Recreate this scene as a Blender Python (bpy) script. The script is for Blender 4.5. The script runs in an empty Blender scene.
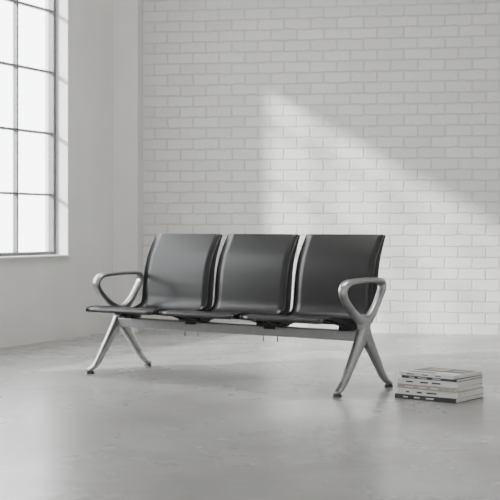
import bpy, bmesh, math, random
from mathutils import Vector, Matrix
random.seed(3)
S = bpy.context.scene
C = S.collection

# ---------------------------------------------------------------- materials
def new_mat(name):
    m = bpy.data.materials.new(name); m.use_nodes = True
    nt = m.node_tree; b = nt.nodes['Principled BSDF']
    return m, nt, b
def simple(name, col, rough=.5, metal=0.0, nscale=0, namp=.1, bump=0.0):
    m, nt, b = new_mat(name)
    b.inputs['Roughness'].default_value = rough
    b.inputs['Metallic'].default_value = metal
    c = (*col, 1) if len(col) == 3 else col
    b.inputs['Base Color'].default_value = c
    if nscale:
        tc = nt.nodes.new('ShaderNodeTexCoord'); n = nt.nodes.new('ShaderNodeTexNoise')
        n.inputs['Scale'].default_value = nscale; n.inputs['Detail'].default_value = 6
        nt.links.new(tc.outputs['Object'], n.inputs['Vector'])
        r = nt.nodes.new('ShaderNodeValToRGB')
        r.color_ramp.elements[0].position = .3; r.color_ramp.elements[1].position = .7
        r.color_ramp.elements[0].color = (*[v*(1-namp) for v in c[:3]], 1)
        r.color_ramp.elements[1].color = (*[min(1, v*(1+namp)) for v in c[:3]], 1)
        nt.links.new(n.outputs['Fac'], r.inputs['Fac']); nt.links.new(r.outputs['Color'], b.inputs['Base Color'])
        if bump:
            bp = nt.nodes.new('ShaderNodeBump'); bp.inputs['Strength'].default_value = bump
            bp.inputs['Distance'].default_value = .004
            nt.links.new(n.outputs['Fac'], bp.inputs['Height']); nt.links.new(bp.outputs['Normal'], b.inputs['Normal'])
    return m

M_plaster = simple('painted_plaster', (.68, .675, .66), .8, 0, 3, .04, .15)
M_sill = simple('sill_paint', (.74, .74, .73), .6, 0, 5, .03)
M_ceil = simple('ceiling_paint', (.75, .75, .74), .9, 0, 2, .03)
M_frame = simple('window_steel', (.16, .165, .17), .5, .2, 20, .1)
M_alu = simple('cast_aluminium', (.43, .43, .43), .32, .9, 30, .06)
M_beam = simple('beam_steel', (.40, .40, .40), .42, .7, 30, .06)
M_black = simple('black_trim', (.008, .008, .009), .45, 0, 40, .2)
M_rubber = simple('foot_rubber', (.05, .05, .05), .6, 0, 40, .2)

# brick
def brick_mat():
    m, nt, b = new_mat('painted_brick')
    N = nt.nodes.new; L = nt.links.new
    tc = N('ShaderNodeTexCoord'); sp = N('ShaderNodeSeparateXYZ'); cb = N('ShaderNodeCombineXYZ')
    L(tc.outputs['Object'], sp.inputs[0]); L(sp.outputs['X'], cb.inputs['X']); L(sp.outputs['Z'], cb.inputs['Y'])
    nz = N('ShaderNodeTexNoise'); nz.inputs['Scale'].default_value = 12; nz.inputs['Detail'].default_value = 3
    L(cb.outputs[0], nz.inputs['Vector'])
    mp = N('ShaderNodeVectorMath'); mp.operation = 'MULTIPLY_ADD'
    mp.inputs[1].default_value = (.022, .022, 0); L(nz.outputs['Color'], mp.inputs[0]); L(cb.outputs[0], mp.inputs[2])
    br = N('ShaderNodeTexBrick')
    br.inputs['Scale'].default_value = 1
    br.inputs['Brick Width'].default_value = .230
    br.inputs['Row Height'].default_value = .094
    br.inputs['Mortar Size'].default_value = .009
    br.inputs['Mortar Smooth'].default_value = .8
    br.inputs['Bias'].default_value = 0
    br.inputs['Color1'].default_value = (.71, .705, .69, 1)
    br.inputs['Color2'].default_value = (.78, .775, .76, 1)
    br.inputs['Mortar'].default_value = (.64, .635, .62, 1)
    L(mp.outputs[0], br.inputs['Vector'])
    n2 = N('ShaderNodeTexNoise'); n2.inputs['Scale'].default_value = 35; n2.inputs['Detail'].default_value = 5
    L(cb.outputs[0], n2.inputs['Vector'])
    mx = N('ShaderNodeMix'); mx.data_type = 'RGBA'; mx.blend_type = 'MULTIPLY'; mx.inputs[0].default_value = .15
    L(br.outputs['Color'], mx.inputs[6]); L(n2.outputs['Fac'], mx.inputs[7])
    L(mx.outputs[2], b.inputs['Base Color'])
    inv = N('ShaderNodeMath'); inv.operation = 'MULTIPLY_ADD'; inv.inputs[1].default_value = -1; inv.inputs[2].default_value = 1
    L(br.outputs['Fac'], inv.inputs[0])
    ad = N('ShaderNodeMath'); ad.operation = 'MULTIPLY_ADD'; ad.inputs[1].default_value = .5
    L(n2.outputs['Fac'], ad.inputs[0]); L(inv.outputs[0], ad.inputs[2])
    bp = N('ShaderNodeBump'); bp.inputs['Strength'].default_value = .6; bp.inputs['Distance'].default_value = .009
    L(ad.outputs[0], bp.inputs['Height']); L(bp.outputs[0], b.inputs['Normal'])
    b.inputs['Roughness'].default_value = .6
    return m
M_brick = brick_mat()

def floor_mat():
    m, nt, b = new_mat('polished_concrete')
    N = nt.nodes.new; L = nt.links.new
    tc = N('ShaderNodeTexCoord')
    a = N('ShaderNodeTexNoise'); a.inputs['Scale'].default_value = 1.3; a.inputs['Detail'].default_value = 7; a.inputs['Roughness'].default_value = .58; a.inputs['Distortion'].default_value = .4
    c = N('ShaderNodeTexNoise'); c.inputs['Scale'].default_value = 11; c.inputs['Detail'].default_value = 5
    L(tc.outputs['Object'], a.inputs['Vector']); L(tc.outputs['Object'], c.inputs['Vector'])
    mm = N('ShaderNodeMath'); mm.operation = 'MULTIPLY_ADD'; mm.inputs[1].default_value = .3
    L(c.outputs['Fac'], mm.inputs[0]); L(a.outputs['Fac'], mm.inputs[2])
    r = N('ShaderNodeValToRGB')
    r.color_ramp.elements[0].position = .42; r.color_ramp.elements[1].position = .86
    r.color_ramp.elements[0].color = (.23, .228, .222, 1); r.color_ramp.elements[1].color = (.40, .397, .388, 1)
    L(mm.outputs[0], r.inputs['Fac']); L(r.outputs['Color'], b.inputs['Base Color'])
    rr = N('ShaderNodeMapRange'); rr.inputs['From Min'].default_value = .3; rr.inputs['From Max'].default_value = .7
    rr.inputs['To Min'].default_value = .32; rr.inputs['To Max'].default_value = .24
    L(a.outputs['Fac'], rr.inputs['Value']); L(rr.outputs[0], b.inputs['Roughness'])
    bp = N('ShaderNodeBump'); bp.inputs['Strength'].default_value = .05; bp.inputs['Distance'].default_value = .004
    L(c.outputs['Fac'], bp.inputs['Height']); L(bp.outputs[0], b.inputs['Normal'])
    return m
M_floor = floor_mat()

def shell_mat():
    m, nt, b = new_mat('perforated_steel')
    N = nt.nodes.new; L = nt.links.new
    tc = N('ShaderNodeTexCoord')
    mp = N('ShaderNodeMapping'); mp.inputs['Scale'].default_value = (150, 150, 150); mp.inputs['Rotation'].default_value = (0,0,math.radians(45))
    L(tc.outputs['UV'], mp.inputs['Vector'])
    fr = N('ShaderNodeVectorMath'); fr.operation = 'FRACTION'; L(mp.outputs[0], fr.inputs[0])
    su = N('ShaderNodeVectorMath'); su.operation = 'SUBTRACT'; su.inputs[1].default_value = (.5, .5, 0); L(fr.outputs[0], su.inputs[0])
    le = N('ShaderNodeVectorMath'); le.operation = 'LENGTH'; L(su.outputs[0], le.inputs[0])
    rp = N('ShaderNodeMapRange'); rp.inputs['From Min'].default_value = .18; rp.inputs['From Max'].default_value = .34
    L(le.outputs['Value'], rp.inputs['Value'])
    mx = N('ShaderNodeMix'); mx.data_type = 'RGBA'
    mx.inputs[6].default_value = (.008, .008, .008, 1); mx.inputs[7].default_value = (.055, .055, .056, 1)
    L(rp.outputs[0], mx.inputs[0]); L(mx.outputs[2], b.inputs['Base Color'])
    b.inputs['Metallic'].default_value = .6
    b.inputs['Roughness'].default_value = .31
    return m
M_shell = shell_mat()

def glass_mat():
    m, nt, b = new_mat('window_glass')
    N = nt.nodes.new; L = nt.links.new
    t = N('ShaderNodeBsdfTransparent'); t.inputs[0].default_value = (.97, .98, .98, 1)
    g = N('ShaderNodeBsdfGlossy'); g.inputs['Roughness'].default_value = .05
    mx = N('ShaderNodeMixShader'); mx.inputs[0].default_value = .06
    L(t.outputs[0], mx.inputs[1]); L(g.outputs[0], mx.inputs[2]); L(mx.outputs[0], nt.nodes['Material Output'].inputs[0])
    return m
M_glass = glass_mat()

# ---------------------------------------------------------------- helpers
def obj_from_bm(bm, name, mat, parent=None, smooth=False):
    bmesh.ops.recalc_face_normals(bm, faces=bm.faces[:])
    me = bpy.data.meshes.new(name); bm.to_mesh(me); bm.free()
    for p in me.polygons: p.use_smooth = smooth
    me.materials.append(mat)
    o = bpy.data.objects.new(name, me); C.objects.link(o)
    if parent: o.parent = parent
    return o
def add_box(bm, lo, hi, M=None):
    vs = [bm.verts.new((x, y, z)) for x in (lo[0], hi[0]) for y in (lo[1], hi[1]) for z in (lo[2], hi[2])]
    if M:
        for v in vs: v.co = M @ v.co
    for f in ((0,1,3,2),(4,6,7,5),(0,4,5,1),(2,3,7,6),(0,2,6,4),(1,5,7,3)):
        bm.faces.new([vs[i] for i in f])
def box(name, lo, hi, mat, parent=None, bevel=0.0, M=None):
    bm = bmesh.new(); add_box(bm, lo, hi, M)
    o = obj_from_bm(bm, name, mat, parent)
    if bevel:
        md = o.modifiers.new('b', 'BEVEL'); md.width = bevel; md.segments = 3
    return o
def prism(name, poly, z0, z1, mat):
    bm = bmesh.new()
    lo = [bm.verts.new((p[0],p[1],z0)) for p in poly]; hi = [bm.verts.new((p[0],p[1],z1)) for p in poly]
    bm.faces.new(lo); bm.faces.new(hi); n = len(poly)
    for k in range(n): bm.faces.new((lo[k], lo[(k+1)%n], hi[(k+1)%n], hi[k]))
    return obj_from_bm(bm, name, mat)
def empty(name, loc=(0,0,0), rz=0):
    e = bpy.data.objects.new(name, None); C.objects.link(e); e.location = loc; e.rotation_euler = (0,0,rz)
    e.empty_display_size = .1
    return e
def catmull(pts, n, closed=False):
    P = [Vector(p) for p in pts]; out = []
    m = len(P); segs = m if closed else m-1
    for i in range(segs):
        if closed: a,b,c,d = P[(i-1)%m],P[i],P[(i+1)%m],P[(i+2)%m]
        else: a,b,c,d = P[max(i-1,0)],P[i],P[i+1],P[min(i+2,m-1)]
        for k in range(n):
            t = k/n
            out.append(.5*((2*b)+(-a+c)*t+(2*a-5*b+4*c-d)*t*t+(-a+3*b-3*c+d)*t**3))
    if not closed: out.append(P[-1])
    return out
def sweep(name, pts, x, mat, parent, closed=False, n=8, expo=3.0, seg=16):
    """pts: (y, z, half_in_plane, half_x[, xoff]) swept in the plane x=const"""
    pp = [tuple(p)+(0,)*(5-len(p)) for p in pts]
    A = catmull([(p[0],p[1],p[4]) for p in pp], n, closed)
    W = catmull([(p[2],p[3],0) for p in pp], n, closed)
    bm = bmesh.new(); rings = []; m = len(A)
    for i in range(m):
        if closed: t = A[(i+1)%m]-A[(i-1)%m]
        else: t = A[min(i+1,m-1)]-A[max(i-1,0)]
        t = Vector((t.x,t.y)).normalized(); nr = Vector((-t.y,t.x))
        ring = []
        for k in range(seg):
            a = 2*math.pi*k/seg; ca, sa = math.cos(a), math.sin(a)
            u = math.copysign(abs(ca)**(2/expo), ca)*W[i].x
            w = math.copysign(abs(sa)**(2/expo), sa)*W[i].y
            ring.append(bm.verts.new((x+A[i].z+w, A[i].x+nr.x*u, A[i].y+nr.y*u)))
        rings.append(ring)
    for i in range(m if closed else m-1):
        r0, r1 = rings[i], rings[(i+1)%m]
        for k in range(seg):
            bm.faces.new((r0[k], r0[(k+1)%seg], r1[(k+1)%seg], r1[k]))
    if not closed:
        bm.faces.new(rings[0]); bm.faces.new(rings[-1][::-1])
    return obj_from_bm(bm, name, mat, parent, True)
def cyl(name, c, r, h, mat, parent, seg=24, axis='Z', r2=None):
    bm = bmesh.new()
    bmesh.ops.create_cone(bm, cap_ends=True, segments=seg, radius1=r, radius2=r if r2 is None else r2, depth=h)
    if axis == 'X': bmesh.ops.rotate(bm, verts=bm.verts, matrix=Matrix.Rotation(math.pi/2,3,'Y'))
    if axis == 'Y': bmesh.ops.rotate(bm, verts=bm.verts, matrix=Matrix.Rotation(math.pi/2,3,'X'))
    bmesh.ops.translate(bm, verts=bm.verts, vec=c)
    o = obj_from_bm(bm, name, mat, parent)
    md = o.modifiers.new('b','BEVEL'); md.width = min(r,h)*.2; md.segments = 2; md.limit_method='ANGLE'
    return o

# ---------------------------------------------------------------- room
H = 4.2
box('floor', (-9, -3, -.1), (7, 13, 0), M_floor)
BW0 = Vector((-.944, 11.16, 0)); bdir = Vector((3.0, -.45, 0)).normalized(); bang = math.atan2(bdir.y, bdir.x)
wb = box('wall_back', (.0, 0, 0), (6.2, .25, H), M_brick); wb.location = BW0; wb.rotation_euler = (0,0,bang)
P0 = Vector((-1.186, 10.95, 0)); LA = math.radians(25)
ldir = Vector((-math.sin(LA), -math.cos(LA), 0)); lang = math.atan2(ldir.y, ldir.x)
ly = Vector((-math.sin(lang), math.cos(lang), 0))
outw = Vector((-math.cos(LA), math.sin(LA), 0))
sg = 1 if ly.dot(outw) > 0 else -1
T = .22
def lbox(bm, t0, t1, z0, z1, y0=0, y1=T):
    a, b = sorted((y0*sg, y1*sg)); add_box(bm, (t0, a, z0), (t1, b, z1))
WZ0, WZ1 = .67, 3.0
PW = .515
NP = 7
wins = [(.708, .708+NP*PW)]
TE = 11.5
bm = bmesh.new()
lbox(bm, 0, wins[0][0], 0, H)
lbox(bm, wins[0][1], TE, 0, H)
for a, b in wins:
    lbox(bm, a, b, 0, WZ0); lbox(bm, a, b, WZ1, H)
wl = obj_from_bm(bm, 'wall_left', M_plaster); wl.location = P0; wl.rotation_euler = (0,0,lang)
for i, (a, b) in enumerate(wins):
    we = empty('window_%d' % (i+1), P0, lang)
    bm = bmesh.new(); fy0, fy1 = .125, .165
    lbox(bm, a, a+.035, WZ0, WZ1, fy0-.01, fy1); lbox(bm, b-.035, b, WZ0, WZ1, fy0-.01, fy1)
    lbox(bm, a+.035, b-.035, WZ0, WZ0+.04, fy0-.01, fy1); lbox(bm, a+.035, b-.035, WZ1-.04, WZ1, fy0-.01, fy1)
    for k in range(1, NP):
        lbox(bm, a+k*PW-.010, a+k*PW+.010, WZ0+.04, WZ1-.04, fy0, fy1)
    for z in (1.17, 1.67, 2.17, 2.67):
        for k in range(NP):
            t0 = a+k*PW+(.010 if k else .035); t1 = a+(k+1)*PW-(.010 if k < NP-1 else .035)
            lbox(bm, t0, t1, z-.009, z+.009, fy0+.002, fy1-.002)
    obj_from_bm(bm, 'frame', M_frame, we)
    bm = bmesh.new(); lbox(bm, a+.03, b-.03, WZ0+.03, WZ1-.03, .143, .147)
    obj_from_bm(bm, 'glass', M_glass, we)
    bm = bmesh.new(); lbox(bm, a+.001, b-.001, WZ0-.0, WZ0+.012, -.03, .112)
    obj_from_bm(bm, 'sill', M_sill, we)
q = [P0, Vector((-.97, 10.93, 0)), BW0, BW0+Vector((.037,.247,0)), P0+outw*.22]
prism('wall_corner', q, 0, H, M_plaster)
box('wall_right', (4.6, -3, 0), (4.8, 10.2, H), M_plaster)
e1 = P0+ldir*TE
prism('ceiling', [P0+outw*.22, e1+outw*.22, Vector((e1.x,-3,0)), Vector((4.8,-3,0)), Vector((4.8,10.55,0)), BW0+Vector((.037,.247,0))], H, H+.15, M_ceil)

# ---------------------------------------------------------------- bench
bench = empty('waiting_bench', (-.10, 7.49, 0), math.radians(-36.7))
prof = [(-.350,.390),(-.351,.400),(-.340,.411),(-.27,.417),(-.17,.408),(-.05,.396),(.05,.388),(.110,.390),(.146,.410),(.164,.445),
        (.171,.50),(.179,.57),(.194,.65),(.222,.73),(.262,.80),(.302,.862)]
P = catmull([(a,b,0) for a,b in prof], 6)
cum = [0]
for i in range(1, len(P)): cum.append(cum[-1]+(P[i]-P[i-1]).length)
Lt = cum[-1]
SW = .530; pitch = .590
for s in range(3):
    cx = (s-1)*pitch
    st = empty('seat_%d' % (s+1)); st.parent = bench
    bm = bmesh.new(); uv = bm.loops.layers.uv.new('UVMap'); rows = []; nx = 10; r = .014
    ss = sorted(set([round(Lt*k/90,5) for k in range(91)]+[.002,.005,.01,.016,.022,Lt-.002,Lt-.005,Lt-.01,Lt-.016,Lt-.022]))
    def at(sv):
        for i in range(1, len(P)):
            if cum[i] >= sv-1e-9:
                t = (sv-cum[i-1])/max(1e-9, cum[i]-cum[i-1]); return P[i-1].lerp(P[i], min(1,t))
        return P[-1]
    for sv in ss:
        e = min(sv, Lt-sv); ins = 0 if e >= r else r-math.sqrt(max(0, r*r-(r-e)**2))
        hw = SW/2-ins*.9; p = at(sv)
        rows.append([(bm.verts.new((cx+hw*(2*k/nx-1), p.x, p.y)), (hw*(2*k/nx-1), sv)) for k in range(nx+1)])
    for i in range(len(rows)-1):
        for k in range(nx):
            quad = [rows[i][k], rows[i][k+1], rows[i+1][k+1], rows[i+1][k]]
            f = bm.faces.new([v[0] for v in quad])
            for lp, v in zip(f.loops, quad): lp[uv].uv = v[1]
    sh = obj_from_bm(bm, 'shell', M_shell, st, True)
    md = sh.modifiers.new('s','SOLIDIFY'); md.thickness = .006; md.offset = 0
    tx = .0045
    tp = [(p[0], p[1], .006, tx) for p in prof]
    tp[0] = (-.348,.393,.004,tx); tp[-1] = (.304,.857,.007,tx)
    for i in range(4, 7): tp[i] = (prof[i][0], prof[i][1]-.008, .016, tx)
    for i in range(7, 12): tp[i] = (prof[i][0]+.018, prof[i][1]-.006, .028, tx)
    tp[12] = (prof[12][0]+.015, prof[12][1]-.004, .024, tx)
    tp[13] = (prof[13][0]+.011, prof[13][1]-.004, .019, tx); tp[14] = (prof[14][0]+.007, prof[14][1]-.002, .013, tx)
    for sd in (-1, 1):
        sweep('side_trim', tp, cx+sd*(SW/2+.002), M_black, st, n=6, expo=4, seg=12)
        sup = [(-.26,.404,.006,.010),(-.15,.386,.014,.011),(-.04,.366,.022,.012),(.06,.362,.024,.012),(.13,.373,.018,.011),(.185,.42,.010,.010),(.198,.50,.006,.009),(.203,.56,.004,.008)]
        sweep('support_arm', sup, cx+sd*(SW/2-.030), M_black, st, n=6, expo=4, seg=12)
    box('under_pan', (cx-.20,-.06,.365), (cx+.20,.06,.380), M_black, st, .003)

box('beam', (-.895,-.040,.278), (.895,.030,.334), M_beam, bench, .006)
for x in (-.2935, .2935):
    box('bracket', (x-.085,-.055,.334), (x+.085,.050,.376), M_black, bench, .006)
    box('bracket_clamp', (x-.040,-.046,.318), (x+.040,.040,.345), M_black, bench, .004)
    for dx in (-.05, .05):
        cyl('bolt', (x+dx,-.03,.265), .004, .04, M_beam, bench, 12)
for x in (-.80, .80):
    box('bracket', (x-.035,-.045,.333), (x+.035,.045,.376), M_black, bench, .006)

for sd in (-1, 1):
    x = sd*.905
    for d in (-1, 1):
        leg = [(d*-.014,.375,.024,.026),(d*.006,.330,.040,.026),(d*.045,.272,.037,.024),(d*.098,.205,.030,.022),(d*.150,.138,.025,.020),
               (d*.195,.080,.021,.018),(d*.235,.043,.015,.018),(d*.270,.026,.010,.019),(d*.290,.024,.006,.015)]
        sweep('leg_front' if d < 0 else 'leg_rear', leg, x, M_alu, bench, n=8, expo=3)
        cyl('foot_stem', (x, d*.268, .022), .008, .02, M_alu, bench, 16)
        cyl('foot_pad', (x, d*.268, .008), .025, .016, M_rubber, bench, 28, r2=.021)
    cyl('hub', (x, 0, .320), .044, .054, M_alu, bench, 32, 'X')
    ring = [(.020,.385,.030,.026),(.068,.412,.024,.024),(.115,.455,.020,.022),(.158,.510,.018,.023),(.190,.562,.017,.026),(.178,.600,.017,.029),(.10,.612,.014,.031),
            (.0,.612,.014,.032),(-.10,.609,.014,.031),(-.178,.598,.017,.029),(-.212,.562,.018,.026),(-.198,.518,.018,.023),(-.150,.470,.019,.022),(-.090,.425,.022,.023),(-.030,.392,.027,.025)]
    sweep('armrest', ring, x, M_alu, bench, closed=True, n=8, expo=2.8)
    sweep('arm_post', [(0,.31,.042,.028),(0,.35,.044,.027),(0,.385,.055,.026),(0,.408,.040,.020)], x, M_alu, bench, n=5)

# ---------------------------------------------------------------- books
M_page = simple('book_paper', (.78,.77,.74), .8, 0, 60, .08)
M_white = simple('cover_white', (.74,.74,.73), .45, 0, 20, .04)
M_dark = simple('cover_charcoal', (.045,.046,.05), .4, 0, 14, .5)
M_grey = simple('cover_grey', (.32,.32,.32), .45, 0, 18, .2)
M_ink = simple('cover_ink', (.05,.05,.05), .5, 0, 30, .1)
M_tan = simple('cover_warm_grey', (.42,.36,.30), .5, 0, 25, .15)
stack = empty('book_stack', (1.055, 6.48, 0), math.radians(-38))
z = 0
specs = [(.365,.310,.024,M_dark,0,0,0),(.355,.305,.030,M_white,.004,.004,1.2),(.345,.30,.024,M_tan,-.004,.002,-2.5),(.35,.30,.030,M_white,.002,.000,2.0),(.33,.285,.014,M_dark,.004,.006,-1.0),(.335,.285,.018,M_white,-.003,.004,-3.5)]
for i, (w, d, h, mt, ox, oy, rot) in enumerate(specs):
    M = Matrix.Translation((-w/2+ox, d/2+oy, z)) @ Matrix.Rotation(math.radians(rot),4,'Z')
    bk = empty('book_%d' % (i+1)); bk.parent = stack
    c = .0022
    bm = bmesh.new()
    add_box(bm, (-w/2,-d/2,0),(w/2,d/2,c), M); add_box(bm, (-w/2,-d/2,h-c),(w/2,d/2,h), M)
    add_box(bm, (-w/2,-d/2,c),(w/2,-d/2+c,h-c), M)
    obj_from_bm(bm, 'cover', mt, bk)
    box('pages', (-w/2+.004,-d/2+c,c),(w/2-.004,d/2-.004,h-c), M_page, bk, 0, M)
    ink = M_white if mt in (M_dark, M_tan) else M_ink
    bm = bmesh.new(); xx = -w*.36
    for k in range(3):
        l = random.uniform(.02,.06); add_box(bm, (xx,-d/2-.0006,h*.36),(xx+l,-d/2+.0002,h*.62), M); xx += l+random.uniform(.02,.05)
    obj_from_bm(bm, 'spine_title', ink, bk)
    if i == len(specs)-1:
        bm = bmesh.new()
        add_box(bm, (-w*.46,-d*.12,h-.0002),(w*.46,d*.46,h+.0005), M)
        add_box(bm, (-w*.44,-d*.42,h-.0002),(w*.10,-d*.26,h+.0005), M); add_box(bm, (w*.2,-d*.40,h-.0002),(w*.42,-d*.34,h+.0005), M)
        obj_from_bm(bm, 'cover_print', M_dark, bk)
        bm = bmesh.new()
        add_box(bm, (-w*.30,d*.02,h+.0002),(w*.05,d*.34,h+.0009), M); add_box(bm, (w*.15,d*.10,h+.0002),(w*.40,d*.22,h+.0009), M)
        obj_from_bm(bm, 'cover_picture', M_tan, bk)
    z += h+.0003

# ---------------------------------------------------------------- light
sd = bpy.data.lights.new('sun','SUN'); sd.energy = 12.0; sd.angle = math.radians(3.0); sd.color = (1,.985,.96)
so = bpy.data.objects.new('sun', sd); C.objects.link(so)
so.rotation_euler = Vector((.925,.385,-.43)).to_track_quat('-Z','Y').to_euler(); so.location = (-8,6,6)
al = bpy.data.lights.new('added_overhead_fill','AREA'); al.shape = 'RECTANGLE'; al.size = 2.2; al.size_y = 1.4; al.energy = 95; al.color = (1,.99,.97)  # added soft overhead lamp, no fixture; gives the bench a shadow beneath
ao = bpy.data.objects.new('added_overhead_fill', al); C.objects.link(ao); ao.location = (-.4, 7.7, H-.03)
w = bpy.data.worlds.new('World'); S.world = w; w.use_nodes = True
nt = w.node_tree; bg = nt.nodes['Background']
tc = nt.nodes.new('ShaderNodeTexCoord'); dt = nt.nodes.new('ShaderNodeVectorMath'); dt.operation = 'DOT_PRODUCT'
dt.inputs[1].default_value = (-.907,.42,0)
nt.links.new(tc.outputs['Generated'], dt.inputs[0])
mr = nt.nodes.new('ShaderNodeMapRange'); mr.inputs['From Min'].default_value = .15; mr.inputs['From Max'].default_value = .5
mr.inputs['To Min'].default_value = .42; mr.inputs['To Max'].default_value = 9.0
nt.links.new(dt.outputs['Value'], mr.inputs['Value']); nt.links.new(mr.outputs[0], bg.inputs['Strength'])
bg.inputs['Color'].default_value = (.99,.995,1,1)

# ---------------------------------------------------------------- camera
cd = bpy.data.cameras.new('camera'); co = bpy.data.objects.new('camera', cd); C.objects.link(co)
co.location = (0,0,.9); co.rotation_euler = (math.radians(90),0,0)
cd.sensor_width = 36; cd.lens = 36*1265/500; cd.shift_y = -22/500
cd.dof.use_dof = True; cd.dof.focus_distance = 7.2; cd.dof.aperture_fstop = 4.0
S.camera = co
